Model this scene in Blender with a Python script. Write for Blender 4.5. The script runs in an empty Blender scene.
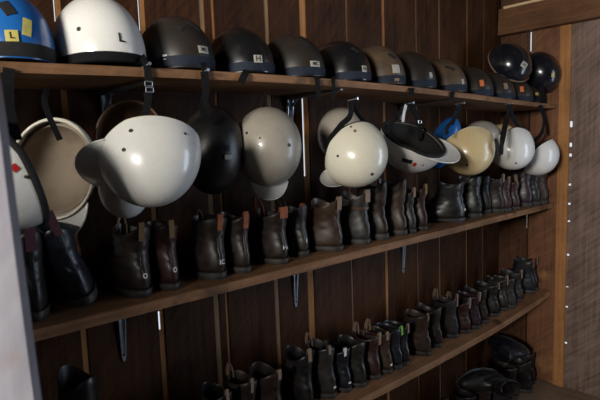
import bpy, bmesh, math, random
import numpy as np
from mathutils import Vector, Matrix
random.seed(7)
PI = math.pi
EYE = 1.35

# ---------------------------------------------------------------- camera
FPX, YAW, PITCH, ROLL = 510.0, 0.72999, -0.10923, -0.033404
_f = Vector((math.sin(YAW)*math.cos(PITCH), math.cos(YAW)*math.cos(PITCH), math.sin(PITCH)))
_r = Vector((math.cos(YAW), -math.sin(YAW), 0)); _u = _r.cross(_f)
CX = math.cos(ROLL)*_r + math.sin(ROLL)*_u
CY = -math.sin(ROLL)*_r + math.cos(ROLL)*_u
CZ = _f
CAM = Vector((0, 0, EYE))
cam_d = bpy.data.cameras.new('camera'); cam = bpy.data.objects.new('camera', cam_d)
bpy.context.scene.collection.objects.link(cam)
cam.matrix_world = Matrix(((CX.x, CY.x, -CZ.x, 0), (CX.y, CY.y, -CZ.y, 0), (CX.z, CY.z, -CZ.z, EYE), (0, 0, 0, 1)))
cam_d.sensor_width = 36; cam_d.lens = FPX/600*36; cam_d.clip_start = .02
cam_d.dof.use_dof = True; cam_d.dof.focus_distance = 1.6; cam_d.dof.aperture_fstop = 9.0
bpy.context.scene.camera = cam

# ---------------------------------------------------------------- world, lights, exposure
w = bpy.data.worlds.new('sky'); bpy.context.scene.world = w; w.use_nodes = True
bg = w.node_tree.nodes['Background']; bg.inputs[0].default_value = (.85, .92, 1, 1); bg.inputs[1].default_value = .95

def area(name, loc, target, sx, sy, power, col):
    l = bpy.data.lights.new(name, 'AREA'); l.shape = 'RECTANGLE'; l.size = sx; l.size_y = sy
    l.energy = power; l.color = col
    o = bpy.data.objects.new(name, l); bpy.context.scene.collection.objects.link(o)
    o.location = loc; d = Vector(target)-Vector(loc); o.rotation_euler = d.to_track_quat('-Z', 'Y').to_euler()
    return o
area('window_daylight', (-2.6, -.40, 1.9), (1.6, 1.1, 1.35), .7, .5, 180, (1.0, .95, .87))
area('doorway_daylight', (2.80, -.45, 1.25), (1.4, 1.1, 1.25), .7, 1.5, 20, (.66, .80, 1.0))

vs = bpy.context.scene.view_settings
vs.view_transform = 'Standard'; vs.look = 'None'; vs.gamma = 1; vs.use_curve_mapping = False
vs.exposure = -0.08

# ---------------------------------------------------------------- helpers
COL = bpy.context.scene.collection

def ray(px, py): return CX*((px-300)/FPX) + CY*((200-py)/FPX) + CZ
def on_y(px, py, y): r = ray(px, py); return CAM + r*(y/r.y)
def on_x(px, py, x): r = ray(px, py); return CAM + r*(x/r.x)

def mesh_obj(name, verts, faces, mat, parent=None, smooth=False, sharp=None):
    me = bpy.data.meshes.new(name); me.from_pydata([tuple(v) for v in verts], [], faces)
    bm = bmesh.new(); bm.from_mesh(me); bmesh.ops.recalc_face_normals(bm, faces=bm.faces); bm.to_mesh(me); bm.free()
    if smooth:
        me.polygons.foreach_set('use_smooth', [True]*len(me.polygons))
        if sharp: me.set_sharp_from_angle(angle=math.radians(sharp))
    me.materials.append(mat); me.update()
    o = bpy.data.objects.new(name, me); COL.objects.link(o)
    if parent: o.parent = parent
    return o

class MB:
    def __init__(s): s.v = []; s.f = []
    def add(s, v, f):
        n = len(s.v); s.v += [Vector(x) for x in v]; s.f += [tuple(i+n for i in q) for q in f]; return s
    def box(s, a, b, jit=0, bev=0):
        x0, y0, z0 = a; x1, y1, z1 = b
        v = [(x0,y0,z0),(x1,y0,z0),(x1,y1,z0),(x0,y1,z0),(x0,y0,z1),(x1,y0,z1),(x1,y1,z1),(x0,y1,z1)]
        if jit: v = [tuple(c+random.uniform(-jit, jit) for c in q) for q in v]
        return s.add(v, [(0,3,2,1),(4,5,6,7),(0,1,5,4),(1,2,6,5),(2,3,7,6),(3,0,4,7)])
    def loft(s, rings, close=True, cap0=True, cap1=True):
        n = len(rings[0]); v = [p for r in rings for p in r]; f = []
        for i in range(len(rings)-1):
            for j in range(n if close else n-1):
                k = (j+1) % n; f.append((i*n+j, i*n+k, (i+1)*n+k, (i+1)*n+j))
        if close and cap0: f.append(tuple(range(n))[::-1])
        if close and cap1: f.append(tuple((len(rings)-1)*n+j for j in range(n)))
        return s.add(v, f)
    def tube(s, pts, r, n=8, closed=False):
        pts = [Vector(p) for p in pts]; rings = []; m = len(pts); prev = None
        for i, p in enumerate(pts):
            if closed: t = pts[(i+1) % m]-pts[i-1]
            else: t = pts[min(i+1, m-1)]-pts[max(i-1, 0)]
            t.normalize()
            a = prev if prev is not None else (Vector((0,0,1)) if abs(t.z) < .9 else Vector((1,0,0)))
            a = (a - t*a.dot(t)).normalized(); prev = a; b = t.cross(a)
            rr = r[i] if isinstance(r, (list, tuple)) else r
            rings.append([p + (a*math.cos(q*2*PI/n) + b*math.sin(q*2*PI/n))*rr for q in range(n)])
        if closed: rings.append(rings[0]); return s.loft(rings, cap0=False, cap1=False)
        return s.loft(rings)
    def ribbon(s, pts, wd, th=.002, side=None):
        """webbing band following a path; side = direction of its width"""
        P = [Vector(p) for p in pts]; Q = []
        for i in range(len(P)-1):                       # Catmull-Rom through the points
            a = P[max(i-1, 0)]; b = P[i]; c = P[i+1]; d = P[min(i+2, len(P)-1)]
            for k in range(6):
                t = k/6; Q.append(.5*((2*b)+(c-a)*t+(2*a-5*b+4*c-d)*t*t+(3*b-a-3*c+d)*t**3))
        Q.append(P[-1]); rings = []
        for i, p in enumerate(Q):
            t = (Q[min(i+1, len(Q)-1)]-Q[max(i-1, 0)]).normalized()
            sd = Vector(side) if side else Vector((1, -.2, 0))
            sd = sd - t*sd.dot(t)
            if sd.length < .2: sd = Vector((0, 1, 0)) - t*t.y
            sd.normalize(); n = t.cross(sd)
            rings.append([p+sd*wd/2+n*th/2, p-sd*wd/2+n*th/2, p-sd*wd/2-n*th/2, p+sd*wd/2-n*th/2])
        return s.loft(rings)
    def obj(s, name, mat, parent=None, smooth=False, sharp=None, inv=None):
        v = [inv @ p for p in s.v] if inv is not None else s.v
        return mesh_obj(name, v, s.f, mat, parent, smooth, sharp)

def tag(o, label, cat, group=None, kind=None):
    o['label'] = label; o['category'] = cat
    if group: o['group'] = group
    if kind: o['kind'] = kind
    return o
def thing(name, label, cat, M, group=None):
    o = bpy.data.objects.new(name, None); o.empty_display_size = .05; COL.objects.link(o); o.matrix_world = M
    return tag(o, label, cat, group)
def struct(o): o['kind'] = 'structure'; return o

# ---------------------------------------------------------------- materials
def new_mat(name):
    m = bpy.data.materials.new(name); m.use_nodes = True
    nt = m.node_tree; return m, nt, nt.nodes['Principled BSDF']
def wood(name, dark, light, axis='Z', rough=.6, scale=1.0, saw=0.25, bump=.25, spec=.16, patch=None):
    """sawn boards: grain stretched along an axis, diagonal saw arcs, broad blotches"""
    m, nt, b = new_mat(name); N = nt.nodes; L = nt.links
    tc = N.new('ShaderNodeTexCoord'); mp = N.new('ShaderNodeMapping'); L.new(tc.outputs['Object'], mp.inputs[0])
    st = {'X': (1.2, 22, 22), 'Y': (22, 1.2, 22), 'Z': (22, 22, 1.2)}[axis]
    mp.inputs['Scale'].default_value = tuple(s*scale for s in st)
    n1 = N.new('ShaderNodeTexNoise'); n1.inputs['Scale'].default_value = 3; n1.inputs['Detail'].default_value = 8; n1.inputs['Roughness'].default_value = .65
    L.new(mp.outputs[0], n1.inputs['Vector'])
    n2 = N.new('ShaderNodeTexNoise'); n2.inputs['Scale'].default_value = 5.5; n2.inputs['Detail'].default_value = 4
    L.new(tc.outputs['Object'], n2.inputs['Vector'])
    mp3 = N.new('ShaderNodeMapping'); mp3.inputs['Rotation'].default_value = (.7, .75, .0); L.new(tc.outputs['Object'], mp3.inputs[0])
    mp4 = N.new('ShaderNodeMapping'); mp4.inputs['Scale'].default_value = (3, 3, 55); L.new(mp3.outputs[0], mp4.inputs[0])
    wv = N.new('ShaderNodeTexNoise'); wv.inputs['Scale'].default_value = 1.6; wv.inputs['Detail'].default_value = 5; wv.inputs['Distortion'].default_value = .6
    L.new(mp4.outputs[0], wv.inputs['Vector'])
    a1 = N.new('ShaderNodeMath'); a1.operation = 'MULTIPLY_ADD'; a1.inputs[1].default_value = saw; L.new(wv.outputs['Fac'], a1.inputs[0]); 
    s1 = N.new('ShaderNodeMath'); s1.operation = 'MULTIPLY_ADD'; s1.inputs[1].default_value = .9; s1.inputs[2].default_value = -.3-saw*.5; L.new(n1.outputs['Fac'], s1.inputs[0]); L.new(s1.outputs[0], a1.inputs[2])
    a2 = N.new('ShaderNodeMath'); a2.operation = 'MULTIPLY_ADD'; a2.inputs[1].default_value = .75; L.new(n2.outputs['Fac'], a2.inputs[0]); L.new(a1.outputs[0], a2.inputs[2])
    cr = N.new('ShaderNodeValToRGB'); cr.color_ramp.elements[0].position = .18; cr.color_ramp.elements[1].position = .8
    cr.color_ramp.elements[0].color = (*dark, 1); cr.color_ramp.elements[1].color = (*light, 1)
    L.new(a2.outputs[0], cr.inputs[0]); out = cr.outputs[0]
    if patch:
        n4 = N.new('ShaderNodeTexNoise'); n4.inputs['Scale'].default_value = patch[1]; n4.inputs['Detail'].default_value = 5; L.new(tc.outputs['Object'], n4.inputs['Vector'])
        r4 = N.new('ShaderNodeValToRGB'); r4.color_ramp.elements[0].position = patch[2]; r4.color_ramp.elements[1].position = patch[2]+.1
        L.new(n4.outputs['Fac'], r4.inputs[0]); mx = N.new('ShaderNodeMixRGB'); mx.inputs[2].default_value = (*patch[0], 1)
        L.new(r4.outputs[0], mx.inputs[0]); L.new(out, mx.inputs[1]); out = mx.outputs[0]
    L.new(out, b.inputs['Base Color']); b.inputs['Roughness'].default_value = rough; b.inputs['Specular IOR Level'].default_value = spec
    bp = N.new('ShaderNodeBump'); bp.inputs['Strength'].default_value = bump; bp.inputs['Distance'].default_value = .004
    L.new(a1.outputs[0], bp.inputs['Height']); L.new(bp.outputs[0], b.inputs['Normal'])
    return m
def speckled(name, c, c2, scale=30, rough=.4, lo=.5, hi=.75, spec=.5, coat=0, bump=0, metal=0, rough2=None):
    m, nt, b = new_mat(name); N = nt.nodes; L = nt.links
    tc = N.new('ShaderNodeTexCoord'); n = N.new('ShaderNodeTexNoise'); n.inputs['Scale'].default_value = scale; n.inputs['Detail'].default_value = 6; n.inputs['Roughness'].default_value = .62
    L.new(tc.outputs['Object'], n.inputs['Vector'])
    cr = N.new('ShaderNodeValToRGB'); cr.color_ramp.elements[0].position = lo; cr.color_ramp.elements[1].position = hi
    cr.color_ramp.elements[0].color = (*c, 1); cr.color_ramp.elements[1].color = (*c2, 1); L.new(n.outputs['Fac'], cr.inputs[0])
    L.new(cr.outputs[0], b.inputs['Base Color'])
    b.inputs['Specular IOR Level'].default_value = spec; b.inputs['Coat Weight'].default_value = coat; b.inputs['Coat Roughness'].default_value = .08
    b.inputs['Metallic'].default_value = metal
    if rough2 is None: b.inputs['Roughness'].default_value = rough
    else:
        mr = N.new('ShaderNodeMapRange'); mr.inputs['From Min'].default_value = .35; mr.inputs['From Max'].default_value = .65
        mr.inputs['To Min'].default_value = rough; mr.inputs['To Max'].default_value = rough2; L.new(n.outputs['Fac'], mr.inputs[0]); L.new(mr.outputs[0], b.inputs['Roughness'])
    if bump:
        bp = N.new('ShaderNodeBump'); bp.inputs['Strength'].default_value = bump; bp.inputs['Distance'].default_value = .002
        L.new(n.outputs['Fac'], bp.inputs['Height']); L.new(bp.outputs[0], b.inputs['Normal'])
    return m

M_wall = wood('dark_sawn_boards', (.010, .0036, .0015), (.080, .031, .012), 'Z', .6, saw=.6)
M_wallr = wood('weathered_sawn_boards', (.075, .050, .040), (.25, .175, .145), 'Z', .5, saw=.8)
M_wallr2 = wood('warm_sawn_boards', (.09, .04, .022), (.27, .125, .068), 'Z', .55, saw=.6, patch=((.42, .22, .09), 3.0, .66))
M_batten = wood('orange_batten', (.20, .085, .03), (.50, .24, .09), 'Z', .6)
M_batten2 = wood('tan_batten', (.16, .09, .045), (.36, .22, .12), 'Z', .6)
M_shelf = wood('shelf_board', (.10, .05, .025), (.35, .18, .09), 'X', .6, patch=((.06, .032, .02), 6.0, .6))
M_pale = wood('pale_lit_edge', (.5, .32, .16), (.8, .6, .36), 'Y', .6)  # pale colour stands in for light along the beam's top strip
M_floor = wood('floor_boards', (.09, .06, .04), (.25, .16, .105), 'Y', .7)
M_post = wood('painted_weathered_post', (.14, .13, .15), (.46, .45, .51), 'Z', .8, scale=.5, saw=.2, patch=((.30, .24, .22), 14, .55))
M_steel = speckled('galvanised_steel', (.42, .46, .52), (.6, .64, .7), 40, .35, metal=.7)
M_white = speckled('white_gloss_shell', (.78, .77, .73), (.5, .47, .42), 9, .22, .6, .85, coat=.5, rough2=.38)
M_cream = speckled('cream_gloss_shell', (.80, .76, .62), (.52, .47, .36), 9, .2, .6, .85, coat=.5, rough2=.35)
M_tan = speckled('yellowed_shell', (.72, .56, .30), (.50, .38, .2), 8, .28, .5, .8, coat=.4, rough2=.42)
M_greyt = speckled('dusty_grey_tan_shell', (.40, .36, .30), (.27, .24, .20), 7, .3, .45, .75, coat=.3, rough2=.45)
M_inner = speckled('unpainted_shell_inside', (.30, .235, .17), (.19, .14, .10), 12, .7)
M_inshell = speckled('cream_shell_inside', (.55, .53, .44), (.40, .37, .30), 12, .5)
M_brown_in = speckled('brown_shell', (.09, .045, .022), (.05, .028, .016), 10, .5)
M_black = speckled('black_gloss_shell', (.009, .009, .010), (.030, .025, .022), 10, .22, .5, .8, coat=.4, rough2=.4)
M_dusty = speckled('dusty_brown_shell', (.105, .068, .040), (.020, .015, .012), 9, .42, .4, .7, rough2=.6)
M_dustyd = speckled('dusty_dark_shell', (.030, .023, .018), (.009, .008, .008), 11, .35, .4, .7, rough2=.55)
M_navy = speckled('navy_black_shell', (.008, .009, .014), (.035, .032, .03), 10, .2, .5, .8, coat=.6, rough2=.3)
M_blue = speckled('blue_shell', (.015, .13, .42), (.01, .08, .27), 6, .3, .5, .8, coat=.3)
M_band = speckled('dusty_blue_band', (.009, .013, .025), (.020, .027, .045), 40, .7, .4, .7, spec=.25)
M_liner = speckled('black_foam_liner', (.006, .006, .007), (.016, .015, .014), 80, .9, .4, .7, bump=.4)
M_web = speckled('black_webbing', (.005, .005, .006), (.012, .012, .014), 150, .85, spec=.2)
M_mesh = speckled('black_net_cover', (.006, .006, .007), (.035, .030, .024), 14, .4, .45, .7, bump=.5)
M_sticker = speckled('pale_sticker', (.40, .38, .32), (.26, .24, .20), 40, .5)
M_stkyel = speckled('yellow_sticker', (.55, .47, .12), (.3, .3, .12), 40, .5)
M_orange = speckled('orange_sticker', (.62, .16, .05), (.4, .12, .05), 40, .5)
M_red = speckled('red_sticker', (.55, .02, .015), (.4, .02, .01), 30, .4)
M_ink = speckled('black_ink', (.015, .015, .015), (.03, .03, .03), 30, .6)
M_paint = speckled('white_paint_mark', (.75, .75, .72), (.5, .5, .48), 40, .6)
M_hole = speckled('dark_screw_recess', (.03, .025, .02), (.06, .05, .04), 30, .6)
M_sole = speckled('worn_rubber_sole', (.022, .02, .019), (.06, .05, .042), 30, .6, .4, .7)
M_tagor = speckled('orange_pull_tab', (.30, .085, .035), (.17, .055, .025), 60, .8)
M_tagyel = speckled('ochre_pull_tab', (.22, .13, .045), (.13, .08, .03), 60, .8)
M_tagbr = speckled('pale_leather_tab', (.24, .16, .11), (.14, .10, .07), 60, .7)
M_tagpu = speckled('plum_pull_tab', (.07, .02, .032), (.04, .015, .022), 60, .8)
M_green = speckled('green_pull_tab', (.22, .5, .08), (.12, .3, .05), 60, .7)
M_elastic = speckled('elastic_gusset', (.015, .015, .018), (.03, .03, .035), 120, .85)
def leather(name, c, c2, r=.35): return speckled(name, c, c2, 22, r, .4, .72, spec=.5, bump=.25, rough2=r+.2)
LE = {
 'black': leather('black_leather', (0.0065, 0.0059, 0.0065), (0.0195, 0.0169, 0.0156)),
 'dark': leather('dark_brown_leather', (0.0175, 0.0104, 0.0078), (0.0331, 0.0215, 0.0163)),
 'brown': leather('brown_leather', (0.0390, 0.0202, 0.0123), (0.0624, 0.0390, 0.0254)),
 'oxblood': leather('oxblood_leather', (0.0292, 0.0091, 0.0084), (0.0468, 0.0215, 0.0175)),
 'purple': leather('plum_leather', (0.0254, 0.0117, 0.0195), (0.0429, 0.0273, 0.0351), .28),
 'grey': leather('scuffed_grey_leather', (0.0234, 0.0215, 0.0215), (0.0468, 0.0410, 0.0390)),
 'tan': leather('tan_brown_leather', (0.0585, 0.0331, 0.0195), (0.0858, 0.0585, 0.0390)),
 'olive': leather('olive_black_leather', (0.0137, 0.0143, 0.0117), (0.0312, 0.0292, 0.0234), .28),
 'blue': leather('blue_black_leather', (0.0084, 0.0111, 0.0175), (0.0195, 0.0215, 0.0292), .3),
}

# ---------------------------------------------------------------- setting
WY = 1.40          # back wall face
RX = 2.79          # right wall face
ZC = 2.45          # ceiling
def rz(z): return z + EYE
def wall_back():
    # gap centre, gap width, strip material, slits [(z0,z1)]
    G = [(-.62, .02, 2, []), (-.30, .02, 2, []), (-.02, .02, 2, []), (.22, .02, 2, []), (.449, .018, 1, [(.33, .9)]), (.676, .020, 1, [(.30, .9), (-.545, -.487)]),
         (.872, .022, 2, []), (.912, .012, 1, []), (1.127, .022, 2, []), (1.296, .034, 1, [(-.12, .172)]), (1.53, .012, 2, []), (1.757, .022, 1, []),
         (1.993, .009, 2, []), (2.18, .010, 2, []), (2.43, .014, 1, []), (2.60, .010, 2, [])]
    m = MB(); x = -1.2; th = .010
    for cx, wd, _, _ in G + [(3.4, .02, 0, [])]:
        x1 = min(cx-wd/2, RX+.03); dz = random.uniform(0, .003)
        m.box((x, WY+dz, 0), (x1, WY+th+dz, ZC)); x = cx+wd/2
        if x1 > RX: break
    wb = struct(m.obj('wall_back', M_wall))
    for cx, wd, mt, slits in G:
        mat = M_batten if mt == 1 else M_batten2
        s = MB(); x0, x1 = cx-wd/2, cx+wd/2; z = 0
        for a, b in sorted(slits):
            s.box((x0, WY+.004, z), (x1, WY+.009, rz(a)))
            sl = (.0045 if cx > 1 or b < 0 else .0018) + .008*max(cx, .3)/WY; s.box((x0+sl, WY+.004, rz(a)), (x1+.002, WY+.009, min(rz(b), ZC))); z = min(rz(b), ZC)
        if z < ZC: s.box((x0, WY+.004, z), (x1, WY+.009, ZC))
        s.obj('batten', mat, wb)
wall_back()
def wall_right():
    m = MB(); th = .010
    for a, b in ((1.019, .79), (.786, .5), (.496, .22), (.216, -.1), (-.904, -1.3), (-1.304, -1.6), (-1.604, -2.0)):
        m.box((RX+random.uniform(0, .002), b, 0), (RX+th, a, ZC))
    for a, b in ((0, 2.4), (2.5, 4.4), (4.48, 5.5), (5.55, 7.2), (7.3, 9), (9.08, 9.9), (10.0, 10.9), (11.0, 12.4), (12.55, 12.9), (13.1, 13.9), (14.2, 24.5)):   # slip of wood left in the seam
        m.box((RX+.002, 1.012, a*.1), (RX+.007, 1.036, b*.1))
    wr = struct(m.obj('wall_right', M_wallr))
    b = MB(); b.box((RX-.002, 1.032, 0), (RX+.008, 1.232, ZC)); b.obj('board', M_wallr2, wr); b = MB(); b.box((RX, 1.242, 0), (RX+th, 1.45, ZC)); b.obj('board', wood('brown_corner_board', (.03, .013, .008), (.15, .07, .038), 'Z', .6, saw=.6), wr)
    s = MB()
    for a, bb in ((0, 1.26), (1.272, 1.29), (1.300, 1.325), (1.335, 1.36), (1.372, 1.80), (1.90, ZC)): s.box((RX+.004, 1.228, a), (RX+.008, 1.244, bb))
    s.obj('seam_strip', M_wall, wr)
    t = MB(); t.box((RX-.014, 1.030, 0), (RX-.003, 1.082, 1.90), jit=.001); struct(t.obj('trim_1', M_batten))
    c = MB(); c.box((RX-.05, .2, rz(.553)), (RX-.003, 1.395, rz(.69)), jit=.003); struct(c.obj('trim_2', wood('beam_wood', (.06, .028, .014), (.21, .10, .048), 'Y', .55)))
    c = MB(); c.box((RX-.062, .2, rz(.684)), (RX-.051, 1.36, rz(.697)), jit=.001); struct(c.obj('trim_3', M_pale))
wall_right()
m = MB(); x = -1.2
while x < 3.0: m.box((x, -2.05, -.03), (x+.17, 1.5, 0)); x += .173
struct(m.obj('floor', M_floor))
m = MB(); y = -2.1
while y < 1.5: m.box((-1.3, y, ZC), (3.0, y+.2, ZC+.02)); y += .2
struct(m.obj('ceiling', M_wall))
m = MB(); m.box((-1.20, -2.05, 0), (-1.18, -.50, ZC)); m.box((-1.20, .80, 0), (-1.18, 1.45, ZC)); m.box((-1.20, -.50, 0), (-1.18, .12, 1.28)); m.box((-1.20, .12, 0), (-1.18, .80, 1.64)); m.box((-1.20, -.50, 2.12), (-1.18, .80, ZC)); struct(m.obj('wall_left', M_wall))  # out of view; stepped sill shaped to shade left boots and light the post
m = MB(); m.box((-1.2, -2.05, 0), (2.8, -2.03, ZC))
struct(m.obj('wall_front', M_wall))

# doorway post right beside the camera
m = MB(); n = 26
rings = []
for i in range(n):
    z = i/(n-1)*ZC; e = random.uniform(-.0016, .0016)
    e += .0052 + (1.353-z)*.036
    rings.append([(.018, .462, z), (.082+e, .422, z), (.088+e, .424, z), (.084+e, .45, z), (.018, .48, z)])
m.loft(rings); tag(m.obj('door_post', M_post), 'pale grey weathered upright timber post close by at the left edge', 'post')

# ---------------------------------------------------------------- shelves
S1 = np.polyfit([-.3, .26, .54, .93, 1.47, 2.19, 2.79], [.152, .173, .184, .1915, .190, .174, .160], 4)
S3 = np.polyfit([.0, .6, 1.34, 1.78, 2.08, 2.4, 2.74], [-.84, -.85, -.865, -.874, -.874, -.860, -.835], 3)
def z1(x): return EYE + float(np.polyval(S1, x))
def z2(x): return EYE - .354
def z3(x): return EYE + float(np.polyval(S3, x)) + .004
def shelf(name, label, zf, x0, x1, th, chamfer=0):
    n = 40; rings = []
    for i in range(n+1):
        x = x0+(x1-x0)*i/n; z = zf(x); yf = 1.10 + random.uniform(-.0012, .0012)
        if chamfer and x > x1-chamfer: yf += .06*min(1, (x-(x1-chamfer))/(chamfer*.45))
        rings.append([(x, yf, z-th), (x, yf, z-.002), (x, yf+.002, z), (x, WY-.001, z), (x, WY-.001, z-th)])
    m = MB(); m.loft(rings); return tag(m.obj(name, M_shelf), label, 'shelf')
shelf('wall_shelf', 'top wooden plank shelf with the row of dark helmets standing on it', z1, -.35, 2.786, .021)
shelf('wall_shelf', 'middle wooden plank shelf with a row of boots under the hanging helmets', z2, -.35, 2.786, .024)
shelf('wall_shelf', 'lowest wooden plank shelf with a row of dim small boots', z3, -.35, 2.77, .026)

def bracket(x, zt, label):
    t = thing('shelf_bracket', label, 'bracket', Matrix.Translation((x, WY-.001, zt)), 'steel shelf brackets')
    L = .225; rg = []
    for i in range(15):
        f = i/14; z = -f*L; wd = .0145*(1-f)+.006*f
        if i == 14: wd *= .5
        rg.append([(-wd, 0, z), (-wd, -.010*(1-f)-.003, z), (-wd+.003, -.010*(1-f)-.003, z), (-wd+.003, -.002, z), (-.003, -.002, z), (0, -.004, z), (.003, -.002, z), (wd-.003, -.002, z), (wd-.003, -.010*(1-f)-.003, z), (wd, -.010*(1-f)-.003, z), (wd, 0, z)])
    MB().loft(rg).obj('wall_arm', M_steel, t)
    rg = []
    for i in range(15):
        f = i/14; y = -f*.26; wd = .0145*(1-f)+.006*f
        rg.append([(-wd, y, -.001), (-wd, y, -.012*(1-f)-.004), (-wd+.003, y, -.012*(1-f)-.004), (-wd+.003, y, -.003), (wd-.003, y, -.003), (wd-.003, y, -.012*(1-f)-.004), (wd, y, -.012*(1-f)-.004), (wd, y, -.001)])
    MB().loft(rg).obj('shelf_arm', M_steel, t)
    MB().tube([(0, -.003, -.05), (0, -.055, -.004)], .0045).obj('gusset_bar', M_steel, t)
    for z in (-.07, -.205): MB().tube([(0, -.001, z), (0, -.006, z)], .0035, 8).obj('screw', M_hole, t)
BX = (.552, 1.213, 1.872)
for x, lb in zip(BX, ('steel bracket under the top shelf, behind the big white helmet', 'steel bracket under the top shelf, right of the grey tan helmet', 'steel bracket under the top shelf, behind the open white helmet with black lining')):
    bracket(x, z1(x)-.0215, lb)
for x, lb in zip(BX, ('steel bracket under the middle shelf nearest the left post', 'steel bracket under the middle shelf, central one below the boots with an orange tab', 'steel bracket under the middle shelf, smallest and furthest right')):
    bracket(x, z2(x)-.0245, lb)

# ---------------------------------------------------------------- helmets
def text_mesh(s, size):
    cu = bpy.data.curves.new('t', 'FONT'); cu.body = s; cu.size = size; cu.align_x = 'CENTER'; cu.align_y = 'CENTER'; cu.resolution_u = 3; cu.offset = size*.02
    o = bpy.data.objects.new('t', cu); COL.objects.link(o)
    bpy.context.view_layer.update()
    me = bpy.data.meshes.new_from_object(o.evaluated_get(bpy.context.evaluated_depsgraph_get()))
    v = [tuple(x.co) for x in me.vertices]; f = [tuple(p.vertices) for p in me.polygons]
    bpy.data.objects.remove(o); bpy.data.curves.remove(cu); bpy.data.meshes.remove(me)
    return v, f

class Helmet:
    def __init__(s, label, loc, dims, apex=(0, 0, 1), front=(0, -1, 0), shell=M_white, inner=M_inner, zcut=-.25, fcut=.12, rim=M_web, rimr=.0035,
                 liner=True, group=None, th=.006, name='helmet', exp=2.0):
        A = Vector(apex).normalized(); F = Vector(front); F = (F-A*F.dot(A)).normalized(); Xl = (-F).cross(A)
        s.M = Matrix(((Xl.x, -F.x, A.x, loc[0]), (Xl.y, -F.y, A.y, loc[1]), (Xl.z, -F.z, A.z, loc[2]), (0, 0, 0, 1)))
        s.inv = s.M.inverted(); s.d = Vector(dims); s.zcut = zcut; s.fcut = fcut; s.exp = exp
        s.t = thing(name, label, 'helmet', s.M, group)
        n = 48; k = 16
        def grid(sc, zoff=0):
            R = []
            for i in range(k+1):
                ring = []
                for j in range(n):
                    ph = 2*PI*j/n; tm = s.tmax(ph); tt = tm*(i/k); ring.append(s.P(ph, max(tt, .004), sc))
                R.append(ring)
            return R
        sc_in = 1-th/min(dims)
        m = MB(); out = grid(1.0); inn = grid(sc_in)
        m.loft(out + inn[::-1], cap0=True, cap1=True)
        s.shell = m.obj('shell', shell, s.t, True, 40)
        if inner is not shell:      # second slot for the inside of the shell
            s.shell.data.materials.append(inner); nf = len(s.shell.data.polygons)
            for i, p in enumerate(s.shell.data.polygons):
                if i >= (k+1)*n and i < (2*k+1)*n or i == nf-1: p.material_index = 1
        if rim:
            pts = [s.P(2*PI*j/n, s.tmax(2*PI*j/n), 1-th/2/min(dims)) for j in range(n)]
            MB().tube(pts, rimr, 6, True).obj('rim_trim', rim, s.t, True)
        if liner:
            m = MB(); R = []
            for sc in (sc_in-.01, sc_in-.17):
                g = []
                for i in range(11):
                    g.append([s.P(2*PI*j/n, max(s.tmax(2*PI*j/n)*.97*i/10, .004), sc) for j in range(n)])
                R.append(g)
            m.loft(R[0]+R[1][::-1]); m.obj('liner', M_liner, s.t, True, 40)
    def tmax(s, ph):
        # ph = -90deg is the front
        fr = (1-math.sin(ph))/2; sd = abs(math.cos(ph))
        z = s.zcut + s.fcut*fr**2 - .10*sd*(1-abs(math.sin(ph)))
        return math.acos(max(-.95, min(.95, z)))
    def P(s, ph, th, sc=1.0):
        e = 2/s.exp
        d = Vector((math.sin(th)*math.cos(ph), math.sin(th)*math.sin(ph), math.cos(th)))
        return Vector((d.x*s.d.x, d.y*s.d.y, d.z*s.d.z))*sc
    def proj(s, p, off=.0012):
        q = Vector((p.x/s.d.x, p.y/s.d.y, p.z/s.d.z)); p2 = p/q.length
        nn = Vector((p2.x/s.d.x**2, p2.y/s.d.y**2, p2.z/s.d.z**2)).normalized(); return p2+nn*off
    def hit(s, px, py):
        """point of the shell seen in that direction (used once, to set where a mark sits)"""
        o = s.inv @ CAM; d = (s.inv.to_3x3() @ ray(px, py)).normalized()
        q = Vector((o.x/s.d.x, o.y/s.d.y, o.z/s.d.z)); r = Vector((d.x/s.d.x, d.y/s.d.y, d.z/s.d.z))
        a = r.dot(r); b = 2*q.dot(r); c = q.dot(q)-1; D = max(b*b-4*a*c, 0); return s.proj(o+d*((-b-math.sqrt(D))/(2*a)))
    def frame(s, c, roll=0):
        n = Vector((c.x/s.d.x**2, c.y/s.d.y**2, c.z/s.d.z**2)).normalized(); up = s.inv.to_3x3() @ Vector((0, 0, 1))
        up = (up-n*up.dot(n)).normalized(); u = up.cross(n); cr, sr = math.cos(roll), math.sin(roll)
        return u*cr+up*sr, up*cr-u*sr
    def patch(s, name, px, py, w, h, mat, roll=0, off=.0012, label=None, rnd=False):
        if name == 'sticker': w, h = w*.85, h*.85
        c = s.hit(px, py); u, v = s.frame(c, roll); n = 8; V = []
        for i in range(n+1):
            for j in range(n+1):
                a, b = i/n*2-1, j/n*2-1
                if rnd: a, b = a*math.sqrt(1-b*b/2), b*math.sqrt(1-a*a/2)
                V.append(s.proj(c+u*a*w/2+v*b*h/2, off))
        V += [s.proj(p, off-.0012) for p in V]; K = (n+1)**2
        F = [(i*(n+1)+j, (i+1)*(n+1)+j, (i+1)*(n+1)+j+1, i*(n+1)+j+1) for i in range(n) for j in range(n)]
        F += [tuple(K+q for q in f[::-1]) for f in F]
        bd = [i*(n+1) for i in range(n+1)] + [n*(n+1)+j for j in range(1, n+1)] + [i*(n+1)+n for i in range(n-1, -1, -1)] + [j for j in range(n-1, 0, -1)]
        F += [(bd[i], bd[(i+1) % len(bd)], K+bd[(i+1) % len(bd)], K+bd[i]) for i in range(len(bd))]
        o = mesh_obj(name, V, F, mat, s.t, True, 40)
        if label: o['label'] = label
        return o
    def text(s, txt, px, py, size, mat=M_ink, roll=0, off=.002):
        c = s.hit(px, py); u, v = s.frame(c, roll); V, F = text_mesh(txt, size)
        mesh_obj('lettering', [s.proj(c+u*a+v*b, off) for a, b, _ in V], F, mat, s.t)
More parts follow.
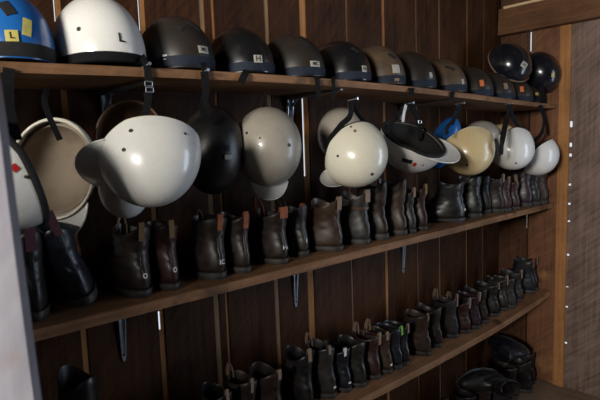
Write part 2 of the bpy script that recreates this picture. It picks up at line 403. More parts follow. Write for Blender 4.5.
    def sticker(s, px, py, w, h, txt=None, mat=M_sticker, roll=0, ts=.8):
        s.patch('sticker', px, py, w, h, mat, roll, .0032)
        if txt: s.text(txt, px, py, h*ts*.85, M_ink, roll, .0042)
    def screw(s, px, py, r=.004): s.patch('screw', px, py, 2*r, 2*r, M_hole, 0, .002, rnd=True)
    def band(s, zlo, zhi, mat, off=.002, name='lower_band', a0=0, a1=2*PI):
        """band round the shell between two heights measured above the rim"""
        n = 48; rings = []
        for zz, of in ((zlo, -.001), (zlo, off), (zhi, off), (zhi, -.001)):
            ring = []
            for j in range(n):
                ph = 2*PI*j/n; z = math.cos(s.tmax(ph))+zz; th = math.acos(min(.99, z)); ring.append(s.proj(s.P(ph, th), of))
            rings.append(ring)
        MB().loft(rings+[rings[0]], cap0=False, cap1=False).obj(name, mat, s.t, True, 50)
    def ridge(s, mat=None, off=.006, wd=.02, name='ridge', azim=0):
        """raised strip front to back over the crown"""
        rings = []
        for i in range(25):
            th = -1.25+2.5*i/24; d = Vector((0, math.sin(th)*s.d.y, math.cos(th)*s.d.z)); e = off*math.sqrt(max(0, 1-(th/1.26)**2))
            rings.append([s.proj(d+Vector((-wd/2, 0, 0)), -.001), s.proj(d+Vector((-wd/3, 0, 0)), e), s.proj(d+Vector((wd/3, 0, 0)), e), s.proj(d+Vector((wd/2, 0, 0)), -.001)])
        MB().loft(rings).obj(name, mat or M_black, s.t, True, 60)
    def peak(s, L=.045, droop=.35, half=65, mat=None, a0=-90, th=.003, edge=True, up=.08):
        n = 20; k = 5; top = []; bot = []
        for i in range(n+1):
            t = i/n*2-1; ph = math.radians(a0+t*half); base = s.P(ph, s.tmax(ph)-up, 1.0)
            ln = L*(1-abs(t)**2.6)+.004; out = Vector((math.cos(ph)*.55+math.cos(math.radians(a0))*.45, math.sin(ph)*.55+math.sin(math.radians(a0))*.45, -droop)).normalized()
            r = [base + out*ln*j/k + Vector((0, 0, -.12*ln*(j/k)**2)) for j in range(k+1)]
            top.append(r); bot.append([p+Vector((0, 0, -th)) for p in r])
        m = MB(); m.loft([a+b[::-1] for a, b in zip(top, bot)]); m.obj('peak', mat or M_white, s.t, True, 50)
        if edge: MB().tube([r[-1]+Vector((0, 0, -th/2)) for r in top], .0028, 6).obj('peak_edging', mat or M_white, s.t, True)
    def strap(s, pts, wd=.016, name='strap', side=None, mat=M_web, buckle=None):
        """pts in the world"""
        MB().ribbon(pts, wd, .0022, side).obj(name, mat, s.t, inv=s.inv)
        if buckle is not None:
            p = Vector(pts[buckle]); m = MB()
            for a, b in (((-.009, -.005), (.009, -.005)), ((-.009, .005), (.009, .005)), ((-.009, -.005), (-.009, .005)), ((.009, -.005), (.009, .005))):
                m.tube([p+Vector((a[0], -.004, a[1])), p+Vector((b[0], -.004, b[1]))], .0012, 6)
            m.obj('buckle', M_steel, s.t, inv=s.inv)

GTOP = 'helmets standing on the top shelf'
GHANG = 'helmets hanging below the top shelf'

def top_cap(px, label, a=.100, b=.125, c=.125, y=1.245, shell=M_black, band=M_band, stk=None, vents=True, ridge=False, tilt=0.0, strap=None, lift=0, yaw=0, **kw):
    x = on_y(px, 70, 1.23).x; zc = kw.pop('zcut', -.12); zb = z1(x)
    A = Vector((math.sin(tilt), -.05, math.cos(tilt)))
    h = Helmet(label, (x, y, zb + c*(-zc+.10)+.001+lift), (a, b, c), A, (math.sin(yaw), -math.cos(yaw), 0), shell, zcut=zc, fcut=0.02, group=GTOP, th=.008, rimr=.004, **kw)
    if band: h.band(.02, .22, band, .0018)
    return h
# 1 blue
h = top_cap(11, 'blue domed helmet with pale letter stickers at the left end of the top shelf', a=.092, shell=M_blue, c=.135, band=M_liner)
h.sticker(12, 36, .026, .026, 'L', M_stkyel, .05); h.patch('sticker', 27, 27, .020, .045, M_stkyel, -.25)
h.patch('vent', 7, 8, .02, .035, M_liner, .5, .002)
# 2 white
h = top_cap(100, 'large white helmet marked L on the top shelf', a=.103, b=.135, c=.145, shell=M_white, band=None, y=1.235)
h.band(.0, .13, M_web, .003, 'padded_edge'); h.text('L', 121, 38, .028); h.patch('vent', 79, 29, .009, .009, M_hole, 0, .002, rnd=True)
e = on_y(146, 64, 1.095)
h.strap([on_y(140, 52, 1.15), on_y(144, 60, 1.10), e+Vector((0, -.004, -.015)), on_y(148, 84, 1.09), on_y(150, 104, 1.09)], .014, buckle=3)
# 3
h = top_cap(178, 'dusty brown black helmet with two slots, right of the large white one', shell=M_dustyd, c=.127, a=.096)
h.sticker(203, 50, .036, .022, 'M2', ts=.7); h.patch('vent', 178, 27, .03, .012, M_liner, -.5, .002); h.patch('vent', 192, 25, .045, .012, M_liner, -.8, .002); h.patch('reflector', 165, 57, .012, .012, M_paint)
h.strap([on_y(203, 62, 1.13), on_y(204, 67, 1.095), on_y(206, 80, 1.09), on_y(205, 96, 1.092), on_y(207, 108, 1.095)], .014)
# 4
h = top_cap(241, 'plain black helmet with a small white H sticker, fourth along the top shelf', shell=M_black, c=.120, a=.092)
h.sticker(258, 59, .027, .024, 'H', ts=1.0)
h.strap([on_y(247, 70, 1.12), on_y(245, 74, 1.094), on_y(242, 80, 1.09), on_y(241, 83, 1.09)], .018)
# 5
h = top_cap(293, 'black helmet with a dark slot and wide oval letter sticker on the top shelf', shell=M_dustyd, c=.122, a=.096)
h.patch('vent', 304, 43, .038, .014, M_liner, -.85, .002); h.sticker(315, 64, .040, .020, 'MC', ts=.8)
h.strap([on_y(315, 76, 1.12), on_y(317, 79, 1.094), on_y(318, 90, 1.09), on_y(319, 99, 1.092)], .016)
# 6
h = top_cap(341, 'black helmet with small square sticker, last before the dusty brown ones', shell=M_black, c=.126, a=.096)
h.patch('vent', 355, 50, .030, .012, M_liner, -.85, .002); h.sticker(364, 69, .022, .024, 'N', ts=.8)
h.strap([on_y(334, 77, 1.12), on_y(333, 81, 1.094), on_y(334, 92, 1.09), on_y(333, 99, 1.092)], .012)
# 7..
h = top_cap(377, 'dusty light brown helmet with a tall pale sticker on the top shelf', shell=M_dusty, c=.130, a=.094)
h.patch('vent', 392, 56, .03, .012, M_liner, -.85, .002); h.sticker(396, 69, .034, .036, None); h.patch('cord_end', 397, 80, .02, .012, M_tagbr)
h = top_cap(409, 'dark brown scuffed helmet with a round sticker, second right of the bracket end of the brown ones', shell=M_dustyd, c=.130, a=.095)
h.t['label'] = 'dark scuffed helmet between two dusty brown helmets on the top shelf'
h.patch('vent', 417, 60, .012, .012, M_liner, 0, .002, rnd=True); h.patch('sticker', 431, 75, .018, .024, M_sticker)
h.strap([on_y(412, 87, 1.13), on_y(411, 89, 1.094), on_y(412, 95, 1.09)], .022)
h = top_cap(441, 'dusty greenish brown helmet right of the dark scuffed one on the top shelf', shell=M_dusty, c=.128, a=.096)
h.patch('vent', 450, 68, .04, .012, M_liner, -.5, .002); h.patch('sticker', 463, 82, .016, .030, M_sticker)
h.strap([on_y(452, 91, 1.13), on_y(452, 93, 1.094), on_y(452, 100, 1.09)], .02)
h = top_cap(469, 'dark helmet with an orange sticker beside the greenish brown one', shell=M_dustyd, c=.120, a=.092); h.patch('sticker', 482, 83, .022, .034, M_orange)
h = top_cap(492, 'dark helmet with a pale brown sticker directly under the two stacked black helmets', shell=M_dustyd, c=.116, a=.09); h.patch('sticker', 506, 86, .022, .036, M_tagbr)
h = top_cap(511, 'dark helmet with a brownish red sticker, second from the right wall in the shelf row', shell=M_dustyd, c=.112, a=.086); h.patch('sticker', 522, 89, .02, .034, M_orange)
h = top_cap(527, 'last dark helmet of the shelf row, touching the right wall', shell=M_dustyd, c=.11, a=.076, y=1.27); h.patch('sticker', 537, 94, .018, .018, M_stkyel)
# stacked
def free_cap(px, py, y, label, dims, apex, front, shell, **kw):
    return Helmet(label, on_y(px, py, y), dims, apex, front, shell, zcut=-.1, fcut=.05, group=GTOP, **kw)
h = free_cap(509, 65, 1.22, 'glossy black helmet resting on top of the row at the right end', (.100, .115, .10), (-.30, -.72, .6), (0, -1, -.6), M_navy)
h.band(.02, .09, M_tagbr, .0018, 'edge_line'); h.sticker(524, 65, .036, .034, 'H', roll=-.6)
h = free_cap(540, 73, 1.17, 'glossy navy black helmet leaning against the right wall above the shelf end', (.095, .115, .10), (-.35, -.75, .45), (.2, -.4, -1), M_navy)
h.patch('sticker', 553, 75, .018, .024, M_stkyel)
h.strap([on_y(541, 86, 1.12), on_y(543, 96, 1.13), on_y(544, 103, 1.14)], .03)

# ---- hanging ones
def nail(px, py, label):
    p = on_y(px, py, 1.094)
    m = MB(); m.tube([p+Vector((0, .02, 0)), p+Vector((0, -.018, .003))], .0016, 6); m.tube([p+Vector((0, -.018, .003)), p+Vector((0, -.020, .003))], .004, 8)
    tag(m.obj('nail', M_steel), label, 'nail', 'nails in the edge of the top shelf')
    return p
def basis(a, b, c): return CX*a + CY*b + CZ*c     # a direction as right / up / away
# H1
h = Helmet('white helmet with a red square sticker, cut off by the pale post at far left', on_y(9, 170, .98), (.088, .105, .10), basis(-.62, -.55, -.55), basis(.5, -.6, .2), M_white, zcut=-.05, fcut=.1, group=GHANG, rim=M_liner, rimr=.0075)
h.patch('sticker', 15, 168, .012, .014, M_red, .7, label='red square sticker'); h.screw(26, 177, .003)
h.strap([on_y(16, 140, 1.02), on_y(9, 110, 1.05), on_y(8, 85, 1.09), on_y(9, 68, 1.095)], .02)
# H2 interior towards us
h = Helmet('cream helmet showing its empty bare inside, hanging behind the far left one', on_y(54, 170, 1.26), (.094, .122, .09), basis(-.15, .22, .95), basis(-.2, -1, -.1), M_cream, M_inshell, zcut=-.05, fcut=.02, group=GHANG, rim=M_cream, rimr=.0035, liner=False)
_r = []
for sc in (.915, .85): _r.append([[h.P(2*PI*j/40, max(.004, h.tmax(0)*.80*i/8), sc) for j in range(40)] for i in range(9)])
MB().loft(_r[0]+_r[1][::-1]).obj('padding', M_inner, h.t, True, 40)
h.peak(.055, -.15, 62, M_white)
h.strap([on_y(60, 140, 1.16), on_y(45, 105, 1.15), on_y(48, 88, 1.14)], .012)
for a in (35, 150, 205):
    c = h.P(math.radians(a), h.tmax(math.radians(a))-.3, .93); MB().tube([c, c*.97], .005, 10).obj('screw', M_hole, h.t)
# H3
h = Helmet('biggest white helmet hanging in front, its peak turned left', on_y(150, 151, 1.06), (.102, .112, .134), basis(.27, -.80, -.54), basis(-.95, -.28, .1), M_white, zcut=.02, fcut=.12, group=GHANG, rim=M_cream, rimr=.0035)
h.peak(.050, .35, 62, M_white)
h.screw(131, 131, .004); h.screw(124, 150, .004); h.screw(185, 134, .003)
h.strap([on_y(141, 128, 1.08), on_y(147, 108, 1.085), on_y(149, 90, 1.088), on_y(147, 66, 1.092)], .015, buckle=2)
n = nail(146, 66, 'nail in the shelf edge above the biggest white helmet')
h = Helmet('brown helmet seen only as a dim curve above the biggest white helmet', on_y(131, 140, 1.27), (.088, .104, .09), basis(-.2, .1, .95), basis(0, -1, 0), M_brown_in, M_brown_in, zcut=0, fcut=0, group=GHANG, rim=M_brown_in, liner=False)
h.peak(.04, .2, 60, M_white)
h = Helmet('pale blue grey helmet whose bottom edge shows under the biggest white one', on_y(124, 190, 1.17), (.055, .07, .06), basis(-.1, -.5, -.8), basis(0, -1, -.2), M_white, zcut=0, fcut=0, group=GHANG)
# H4
h = Helmet('black net covered helmet between the big white and the grey tan ones', on_y(213, 150, 1.22), (.088, .124, .10), basis(.1, .1, -1), basis(0, 1, .1), M_mesh, zcut=-.2, fcut=.1, group=GHANG)
h.sticker(228, 157, .026, .014, None); h.patch('sticker', 227, 148, .016, .020, M_band)
h.strap([on_y(205, 120, 1.12), on_y(203, 105, 1.1), on_y(206, 92, 1.09), on_y(204, 72, 1.092)], .018)
nail(204, 72, 'nail in the shelf edge above the black net covered helmet')
# H5
h = Helmet('grey tan helmet hanging crown outward with a pale peak below', on_y(268, 147, 1.17), (.098, .116, .11), basis(.05, .08, -1), basis(.05, -1, -.1), M_greyt, zcut=-.1, fcut=.05, group=GHANG, rim=M_cream)
h.peak(.040, .8, 32, M_white, up=-.02)
h.screw(247, 133, .004); h.screw(289, 145, .005); h.screw(260, 138, .0025)
h.strap([on_y(262, 112, 1.18), on_y(264, 104, 1.15), on_y(266, 93, 1.12)], .008)
# H6
h = Helmet('cream white round helmet in the middle of the hanging row', on_y(351, 152, 1.13), (.104, .112, .134), basis(.50, -.50, -.70), basis(-.65, -.75, .1), M_cream, zcut=.05, fcut=.05, group=GHANG, rim=M_liner, rimr=.0045)
h.peak(.030, .8, 30, M_white)
h.screw(351, 127, .0035); h.patch('sticker', 355, 131, .010, .012, M_tagyel); h.screw(338, 156, .004); h.screw(372, 174, .005)
h.strap([on_y(327, 142, 1.13), on_y(340, 126, 1.10), on_y(350, 116, 1.10), on_y(352, 101, 1.09)], .018)
h.strap([on_y(366, 124, 1.15), on_y(357, 113, 1.11), on_y(353, 101, 1.092)], .012)
nail(353, 100, 'nail in the shelf edge above the cream white round helmet')
h = Helmet('tan helmet tucked behind the cream white round one', on_y(341, 135, 1.29), (.085, .10, .10), basis(-.3, .1, -.95), basis(0, -1, 0), M_greyt, zcut=0, fcut=.1, group=GHANG, liner=False)
# H7
h = Helmet('white helmet hanging open side up, black lining and black and red label', on_y(413, 140, 1.13), (.108, .125, .125), basis(-.34, -.72, .60), basis(.9, -.42, -.05), M_white, zcut=.0, fcut=-.12, group=GHANG, rim=M_liner, rimr=.006)
h.peak(.05, .15, 55, M_white)
h.patch('label_patch', 407, 161, .038, .018, M_ink, -.38); h.patch('label_patch', 414.5, 164.5, .012, .018, M_red, -.38, label='red end of the label'); h.screw(423, 165, .003)
h.strap([on_y(388, 128, 1.10), on_y(400, 113, 1.10), on_y(408, 105, 1.09)], .016)
h.strap([on_y(420, 140, 1.14), on_y(419, 122, 1.11), on_y(411, 106, 1.092)], .020, buckle=1)
h.strap([on_y(403, 122, 1.085), on_y(404, 113, 1.08), on_y(406, 105, 1.086)], .010, mat=M_paint)
nail(409, 104, 'nail in the shelf edge above the open helmet with black lining')
h = Helmet('bright blue helmet mostly hidden behind the open white and the yellowed ones', on_y(444, 143, 1.31), (.062, .125, .06), basis(-.1, -.1, -1), basis(.4, 1, 0), M_blue, zcut=.1, fcut=.0, group=GHANG)
h.strap([on_y(452, 125, 1.15), on_y(456, 113, 1.11), on_y(459, 105, 1.09)], .02, mat=M_band)
# H8
h = Helmet('yellowed cream helmet hanging right of the open white one', on_y(466, 145, 1.14), (.103, .113, .142), basis(.10, -.80, -.56), basis(-.9, -.3, -.1), M_tan, zcut=.02, fcut=.05, group=GHANG, rim=M_cream)
h.screw(467, 165, .005)
h.strap([on_y(448, 134, 1.09), on_y(447, 128, 1.09), on_y(458, 114, 1.09), on_y(460, 104, 1.092)], .014)
nail(460, 104, 'nail in the shelf edge above the yellowed cream helmet')
h = Helmet('grey tan helmet peeping out behind the yellowed cream one', on_y(482, 134, 1.31), (.070, .085, .05), basis(-.1, .3, -.95), basis(1, 0, 0), M_greyt, zcut=0, fcut=.0, group=GHANG)
h = Helmet('small tan helmet peeping out behind the white helmet with the long black strap', on_y(502, 134, 1.32), (.055, .07, .045), basis(-.1, .3, -.95), basis(1, 0, 0), M_tan, zcut=0, fcut=.0, group=GHANG)
# H9
h = Helmet('white helmet with a long black strap laid across its front', on_y(509, 145, 1.11), (.098, .105, .130), basis(.12, -.74, -.66), basis(-1, .1, 0), M_white, zcut=0, fcut=.1, group=GHANG)
h.screw(516, 163, .004)
h.strap([on_y(501, 155, .995), on_y(502, 143, .985), on_y(504, 131, 1.02), on_y(507, 118, 1.08), on_y(509, 105, 1.092)], .022)
h.strap([on_y(521, 130, 1.1), on_y(514, 120, 1.09), on_y(510, 105, 1.092)], .018)
nail(509, 104, 'nail in the shelf edge above the white helmet with the long strap')
# H10
h = Helmet('white half shell shaped helmet hanging nearest the right wall', on_y(535, 154, 1.11), (.098, .105, .112), basis(.60, -.62, -.50), basis(.6, .7, -.1), M_white, zcut=.2, fcut=.0, group=GHANG)
h.strap([on_y(529, 145, 1.1), on_y(541, 134, 1.1), on_y(544, 120, 1.1), on_y(540, 105, 1.092)], .020)
h.strap([on_y(548, 135, 1.12), on_y(546, 122, 1.11), on_y(541, 105, 1.092)], .014)
nail(540, 105, 'nail in the shelf edge nearest the right wall')

# ---------------------------------------------------------------- boots
PROF = [  # h (share), back, front, half width   for a 0.23 m foot
 (.115, .003, .232, .040), (.16, .000, .234, .0425), (.24, -.002, .232, .0425), (.33, -.002, .222, .041), (.42, .001, .196, .038),
 (.50, .005, .166, .0355), (.58, .009, .143, .034), (.68, .011, .128, .034), (.80, .009, .120, .036), (.91, .005, .116, .038), (1.0, .003, .114, .0395)]
WELL = [(.10, .003, .232, .040), (.14, .0, .234, .042), (.20, -.002, .230, .042), (.28, -.001, .212, .040), (.36, .004, .175, .037), (.44, .010, .145, .0345),
 (.54, .012, .130, .0345), (.66, .008, .126, .037), (.80, .003, .124, .040), (.92, .0, .124, .042), (1.0, .0, .124, .043)]
class Boot:
    def __init__(s, label, x, y, z, H=.16, leath='dark', L=1.0, yaw=0, lean=0, pitch=0, well=False, group='boots on the middle shelf', W=1.0, slump=0.0, gusset=True, name='riding_boot'):
        s.H = H; s.L = L; s.W = W; s.prof = WELL if well else PROF; s.slump = slump
        s.s1 = random.uniform(0, 6); s.s2 = random.uniform(0, 6)
        M = Matrix.Translation((x, y, z)) @ Matrix.Rotation(yaw, 4, 'Z') @ Matrix.Rotation(lean, 4, 'Y') @ Matrix.Rotation(pitch, 4, 'X')
        if lean or pitch:
            low = min((M @ Vector((a, b, 0))).z for a in (-.042, .042) for b in (0, .23*L)); M = Matrix.Translation((0, 0, z-low)) @ M
        s.M = M; s.inv = M.inverted(); s.t = thing(name, label, 'boot', M, group)
        mt = LE[leath]; n = 28; rings = []
        hs = [.115+(1-.115)*i/22 for i in range(23)]
        for hh in hs: rings.append([s.S(hh, 2*PI*j/n) for j in range(n)])
        rings.append([s.S(1.0, 2*PI*j/n, -.002)+Vector((0, 0, .0015)) for j in range(n)])
        for hh in (.98, .85, .7, .55): rings.append([s.S(hh, 2*PI*j/n, -.004) for j in range(n)])
        MB().loft(rings).obj('upper', mt, s.t, True, 70)
        # sole
        zz = s.H*.115; R = []
        for f, e in ((0, .001), (.35, .0035), (.9, .0035), (1.02, .0015)):
            ring = []
            for j in range(n):
                p = s.S(.16, 2*PI*j/n, e); t = p.y/(.234*L); arch = max(0, math.sin(max(0, min(1, (t-.22)/.3))*PI)); base = .006*arch
                ring.append(Vector((p.x*(1-.1*arch), p.y, base+(zz-base)*f)))
            R.append(ring)
        MB().loft(R).obj('sole', M_sole, s.t, True, 50)
        w2 = [s.S(.16, 2*PI*j/n, .0042) for j in range(n)]
        MB().tube([Vector((p.x, p.y, zz)) for p in w2], .0016, 5, True).obj('welt', M_sole, s.t, True)
        if gusset and not well:
            for sd in (PI, 0):
                s.patch('elastic_gusset', .64, .97, sd-.42, sd+.42, M_elastic, .0012)
        # back seam strip
        s.patch('back_strip', .24, .97, -PI/2-.16, -PI/2+.16, mt, .0016)
    def S(s, h, ang, off=0):
        P = s.prof
        for i in range(len(P)-1):
            if h <= P[i+1][0]: break
        a, b = P[i], P[i+1]; t = (h-a[0])/(b[0]-a[0]); t = max(0, min(1, t))
        # smooth between keys
        p0, p3 = P[max(i-1, 0)], P[min(i+2, len(P)-1)]
        def cr(k): return .5*((2*a[k])+(b[k]-p0[k])*t+(2*p0[k]-5*a[k]+4*b[k]-p3[k])*t*t+(3*a[k]-p0[k]-3*b[k]+p3[k])*t**3)
        yb, yf, w = cr(1)*s.L, cr(2)*s.L, cr(3)*s.W
        c, q = math.cos(ang), math.sin(ang); yc = (yb+yf)/2; ly = (yf-yb)/2+off
        y = yc + ly*math.copysign(abs(q)**.92, q); tt = (y-yb)/(yf-yb+1e-6)
        long_ = max(0, (yf-yb)/(.23*s.L)-.55)/.45
        wd = (w+off)*(1 + long_*(.16*math.sin(max(0, min(1, tt))*PI*1.15-.35) - .12*(1-tt)))
        wr = .0028*math.sin(h*38+s.s1+2*ang)*math.sin(ang*3+s.s2)*(1 if .4 < h < .9 else .3)
        z = h*s.H + (s.H*.10*(q*q-.35+.25*math.sin(ang*2+s.s1))*((h-.8)*5)**2 if h > .8 else 0)
        return Vector((c*(wd+wr) + s.slump*max(0, h-.4)*s.H, y + wr + (s.slump*.5*max(0, h-.5)*s.H), z))
    def patch(s, name, h0, h1, a0, a1, mat, off=.0012, label=None):
        n, k = 8, 8; V = []
        for i in range(n+1):
            for j in range(k+1): V.append(s.S(h0+(h1-h0)*i/n, a0+(a1-a0)*j/k, off if 0 < i < n and 0 < j < k else off*.15))
        F = [(i*(k+1)+j, (i+1)*(k+1)+j, (i+1)*(k+1)+j+1, i*(k+1)+j+1) for i in range(n) for j in range(k)]
        K = len(V); V += [v*1 for v in [s.S(h0+(h1-h0)*i/n, a0+(a1-a0)*j/k, -.0008) for i in range(n+1) for j in range(k+1)]]
        F += [tuple(K+q for q in f[::-1]) for f in F]
        o = mesh_obj(name, V, F, mat, s.t, True, 60)
        if label: o['label'] = label
    def tab(s, mat, wd=.018, drop=.03, up=.012, ang=-PI/2, label=None, name='pull_tab'):
        a = s.S(.90, ang, -.005); b = s.S(1.0, ang, -.003)+Vector((0, 0, up)); c = s.S(1.0, ang, .003)+Vector((0, 0, up)); d = s.S(1-drop/s.H, ang, .0045)
        m = MB(); m.ribbon([a, b, (b+c)/2+Vector((0, 0, .004)), c, d], wd, .0022, (1, 0, 0) if abs(math.sin(ang)) > .5 else (0, 1, 0)); o = m.obj(name, mat, s.t)
        if label: o['label'] = label
    def loop(s, mat, hgt=.04, wd=.014, ang=-PI/2, lean=0):
        a = s.S(.9, ang-.25, -.004); b = s.S(.9, ang+.25, -.004); top = (a+b)/2+Vector((lean, 0, hgt+.1*s.H))
        m = MB(); m.ribbon([a, a+Vector((lean*.3, 0, hgt*.7)), top, b+Vector((lean*.6, .004, hgt*.7)), b], wd, .002, (.2, 1, 0)); m.obj('pull_loop', mat, s.t)
    def mark(s, txt, h, size, ang=-PI/2, mat=M_paint):
        V, F = text_mesh(txt, size); out = []
        for a, b, _ in V:
            hh = h+b/s.H; aa = ang + a/(.036*s.W); out.append(s.S(hh, aa, .0026))
        mesh_obj('painted_mark', out, F, mat, s.t)
    def ring_mark(s, h, r=.0055, ang=-PI/2):
        V = []; F = []; n = 20
        for j in range(n):
            for rr in (r*.5, r): q = 2*PI*j/n; V.append(s.S(h+rr*1.3*math.sin(q)/s.H, ang+rr*math.cos(q)/.036, .0026))
        for j in range(n): k = (j+1) % n; F.append((2*j, 2*k, 2*k+1, 2*j+1))
        mesh_obj('painted_mark', V, F, M_paint, s.t)

def boot(px, label, zf=z2, y=1.14, xmax=2.73, **kw):
    kw.setdefault('slump', random.uniform(-.10, .10))
    x = min(on_y(px, 250 if zf is z2 else 340, y).x - .038, xmax)
    return Boot(label, x, y, zf(x)+.0005, **kw)

b = boot(52, 'black boot at the left end of the middle shelf, half behind the pale post', H=.18, leath='black', y=1.15)
b.tab(M_tagpu, .02, .03, .03)
b = boot(103, 'black boot leaning left on the middle shelf with a plum loop inside', H=.175, leath='blue', y=1.15, lean=-.30, L=1.05, W=1.1)
b.tab(M_tagpu, .016, .01, .032)
b = boot(158, 'dark red brown boot with a white ring mark, left one of its pair', H=.158, leath='dark', W=1.05)
b.ring_mark(.34); b.tab(M_tagyel, .014, .022, .008); b.loop(M_tagbr, .035, .016, PI/2)
b = boot(187, 'dark red brown boot with a white ring mark, right one of its pair', H=.158, leath='oxblood', W=.95)
b.ring_mark(.34); b.tab(M_tagyel, .014, .024, .008)
b = boot(233, 'dark boot with white letters on its heel and an orange brown tab', H=.158, leath='dark', W=1.12)
b.mark('IC', .30, .017); b.tab(M_tagor, .015, .026, .005); b.loop(M_tagbr, .02, .016, PI/2)
b = boot(258, 'dark boot with an orange brown tab and no letters on its heel', H=.152, leath='dark', W=.95); b.tab(M_tagor, .015, .026, .005)
b = boot(295, 'dark brown boot with white letters Hc on the heel and an orange tab', H=.150, leath='dark', W=1.1)
b.mark('Hc', .34, .017); b.tab(M_tagor, .028, .014, .006); b.loop(M_tagor, .045, .018, PI/2, -.02)
b = boot(315, 'grey black boot with one white tick and an orange flap, behind the lettered brown one', H=.150, leath='grey', y=1.17, yaw=-.1)
b.mark('I', .34, .018); b.tab(M_tagor, .020, .03, .012, 0); b.loop(M_tagbr, .05, .018, PI/2, -.03)
b = boot(349, 'broad worn brown boot with a rounded heel standing left of its mate', H=.155, leath='brown', W=1.25, L=.95, gusset=False, yaw=.1); b.tab(M_tagbr, .02, .02, .006)
b = boot(376, 'broad worn grey brown boot with a strap at the ankle, right of its mate', H=.165, leath='grey', W=1.1, gusset=False); b.tab(M_tagbr, .022, .02, .006); b.patch('ankle_strap', .72, .80, -PI, 0, LE['tan'], .003)
b = boot(394, 'tall narrow dark brown boot leaning slightly left of the lighter tall one', H=.195, leath='dark', well=True, W=.9, lean=-.03)
b = boot(412, 'tall narrow lighter brown boot with curved back seam', H=.195, leath='brown', well=True, W=.85)
b = boot(421, 'short dark grey boot directly right of the tall brown pair', H=.152, leath='grey', W=.8); b.tab(M_tagbr, .012, .015, .01)
b = boot(432, 'short reddish brown boot squeezed left of the wide black boot', H=.155, leath='oxblood', W=.8); b.tab(M_tagyel, .012, .015, .01)
b = boot(469, 'wide black boot with a small white heel mark, below the yellowed helmet', H=.162, leath='olive', W=1.5, yaw=.30); b.patch('heel_mark', .30, .36, -PI/2-.15, -PI/2+.12, M_paint, .003)
b = boot(485, 'shiny olive black boot right of the wide black one', H=.174, leath='olive', W=1.05)
b = boot(494, 'dark narrow boot just behind the shiny olive black one', H=.168, leath='black', W=.8, y=1.17)
b = boot(507, 'dark grey brown boot left of the two small red brown ones', H=.155, leath='dark', W=1.0); b.tab(M_tagbr, .014, .015, .01)
b = boot(514, 'small red brown boot with a curled pink brown loop', H=.145, leath='oxblood', W=.8, L=.9, y=1.125); b.loop(M_tagbr, .02, .012)
b = boot(522, 'small red brown boot with a pale curled top, touching the plum one', H=.13, leath='oxblood', W=.8, L=.9, y=1.125); b.loop(M_tagbr, .04, .014, -PI/2, -.02)
b = boot(536, 'shiny plum coloured boot under the white helmet with the long strap', H=.180, leath='purple', W=.95, y=1.125, xmax=2.575)
b = boot(550, 'black green boot with a small pale tab beside the plum one', H=.165, leath='olive', W=.85, y=1.12, xmax=2.655); b.tab(M_tagbr, .02, .02, .01)
b = Boot('grey brown boot with a red side at the right end of the middle shelf', 2.735, 1.112, z2(0)+.0005, H=.165, leath='brown', yaw=.15, W=1.15); b.patch('side_panel', .5, .97, PI-.6, PI+.6, M_tagpu, .002)

# bottom shelf
G3 = 'boots on the bottom shelf'
def b3(px, label, **kw):
    kw.setdefault('leath', 'dark'); kw.setdefault('H', .15)
    return boot(px, label, zf=z3, group=G3, **kw)
b = b3(100, 'tall dark boot top on the bottom shelf, alone at the lower left', H=.285, well=True, leath='black', y=1.2)
ROW3 = [
 (238, 'black', .150, M_tagbr, 'black boot with a pale tab, leftmost of the bottom shelf cluster'),
 (262, 'dark', .155, M_tagbr, 'dark brown boot with a pale tab, second of the bottom shelf cluster from the left'),
 (288, 'dark', .160, M_tagbr, 'dark boot third from the left in the bottom shelf cluster'),
 (318, 'black', .168, M_tagbr, 'black boot fourth from the left on the bottom shelf'),
 (341, 'grey', .170, M_tagbr, 'grey dark boot with a big pale loop, below the orange batten of the wall'),
 (356, 'blue', .145, M_paint, 'blue black boot with a white tag, beside the one with a big pale loop'),
 (371, 'olive', .150, None, 'plain olive black boot near the centre of the bottom shelf'),
 (385, 'oxblood', .150, M_tagbr, 'red brown boot near the centre with a pink brown tab'),
 (397, 'brown', .150, M_tagbr, 'brown boot with a pale tab and a bright white heel speck'),
 (407, 'blue', .150, M_green, 'blue black boot with a bright green tab'),
 (414, 'black', .145, M_tagbr, 'thin black boot tucked behind the wide brown one'),
 (435, 'brown', .160, M_tagyel, 'wide brown boot with an ochre tab on the bottom shelf'),
 (446, 'dark', .155, None, 'dark narrow boot right of the wide brown one'),
 (462, 'grey', .165, M_tagbr, 'grey boot with two standing loops on the bottom shelf'),
 (474, 'oxblood', .130, M_tagbr, 'short red brown boot with a pale tab on the bottom shelf'),
 (484, 'purple', .150, M_tagbr, 'plum boot, left of a close set pair on the bottom shelf'),
 (491, 'dark', .150, None, 'dark brown boot, right of the plum one on the bottom shelf'),
 (502, 'black', .145, M_tagbr, 'black boot sixth from the right end of the bottom shelf'),
 (510, 'dark', .150, M_tagbr, 'dark boot fifth from the right end of the bottom shelf'),
 (518, 'grey', .145, None, 'greyish boot fourth from the right end of the bottom shelf'),
 (525, 'grey', .145, M_tagbr, 'greyish boot with a pale tab, third from the right end of the bottom shelf'),
 (537, 'blue', .165, M_tagor, 'blue grey boot with an orange patch near the right end of the bottom shelf'),
 (547, 'black', .165, M_tagbr, 'black boot last at the right end of the bottom shelf')]
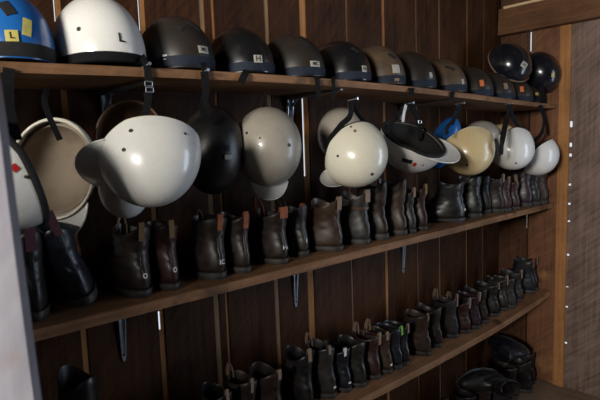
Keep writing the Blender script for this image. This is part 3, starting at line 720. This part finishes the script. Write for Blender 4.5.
for i, (px, le, H, tb, lb) in enumerate(ROW3):
    b = b3(px, lb, leath=le, H=H, W=random.uniform(.92, 1.12) if px < 480 else .85, yaw=random.uniform(-.08, .08), y=1.14+random.uniform(0, .02))
    if tb: b.tab(tb, random.uniform(.009, .014), random.uniform(.012, .024), random.uniform(.004, .016), -PI/2+random.uniform(-.3, .3))
    if px in (262, 341, 385, 397, 462, 474): b.loop(tb, .035, .015, PI/2, random.uniform(-.015, .01))
    if px in (341, 397, 356): b.patch('heel_mark', .22, .27, -PI/2-.15, -PI/2+.15, M_paint, .003)

# boots heaped on the floor below the shelf
HEAP = [(2.07, 1.14, 0, .05, 0, 0, 'black'), (2.19, 1.13, 0, -.05, 0, 0, 'dark'), (2.60, 1.12, 0, .06, 0, 0, 'black'), (2.71, 1.15, 0, .03, 0, 0, 'black'), (2.48, 1.14, 0, -.04, 0, 0, 'dark'),
        (2.26, 1.15, .175, 1.2, -PI/2, 0, 'black'), (2.60, 1.13, .175, -.15, -PI/2*.95, 0, 'blue'), (1.92, 1.13, 0, .06, 0, 0, 'brown'), (1.80, 1.14, 0, -.04, 0, 0, 'black'), (2.34, 1.12, 0, .02, 0, 0, 'black')]
HL = ['black boot on the floor right of the brown one', 'dark brown boot on the floor under the black boot lying on its side', 'black boot on the floor under the blue black boot lying on its side',
      'black boot on the floor nearest the right wall', 'dark boot on the floor left of the ones beneath the lying blue black boot', 'black boot lying on its side on top of the floor row',
      'blue black boot lying on its side on top of the floor row', 'brown boot near the left end of the floor row', 'black boot furthest left in the floor row', 'black boot at the middle of the floor row']
for (x, y, z, yw, ln, pt, le), lb in zip(HEAP, HL):
    Boot(lb, x, y, z+.001, H=.16, leath=le, yaw=yw, lean=ln, group='boots heaped on the floor')

# hanging charm below the middle shelf near the corner
p = on_y(527, 214, 1.11); p.z = z2(0)-.026
m = thing('key_tag', 'tiny pale tag dangling on a thread below the right end of the middle shelf', 'tag', Matrix.Translation(p))
MB().tube([(0, 0, .002), (.001, 0, -.03), (0, 0, -.052)], .0007, 5).obj('thread', M_paint, m)
MB().loft([[(math.cos(q*PI/6)*.008*k, math.sin(q*PI/6)*.003*k, -.052-.022*i/4) for q in range(12)] for i, k in enumerate((.2, .8, 1, .8, .3))]).obj('charm', M_tagbr, m, True)
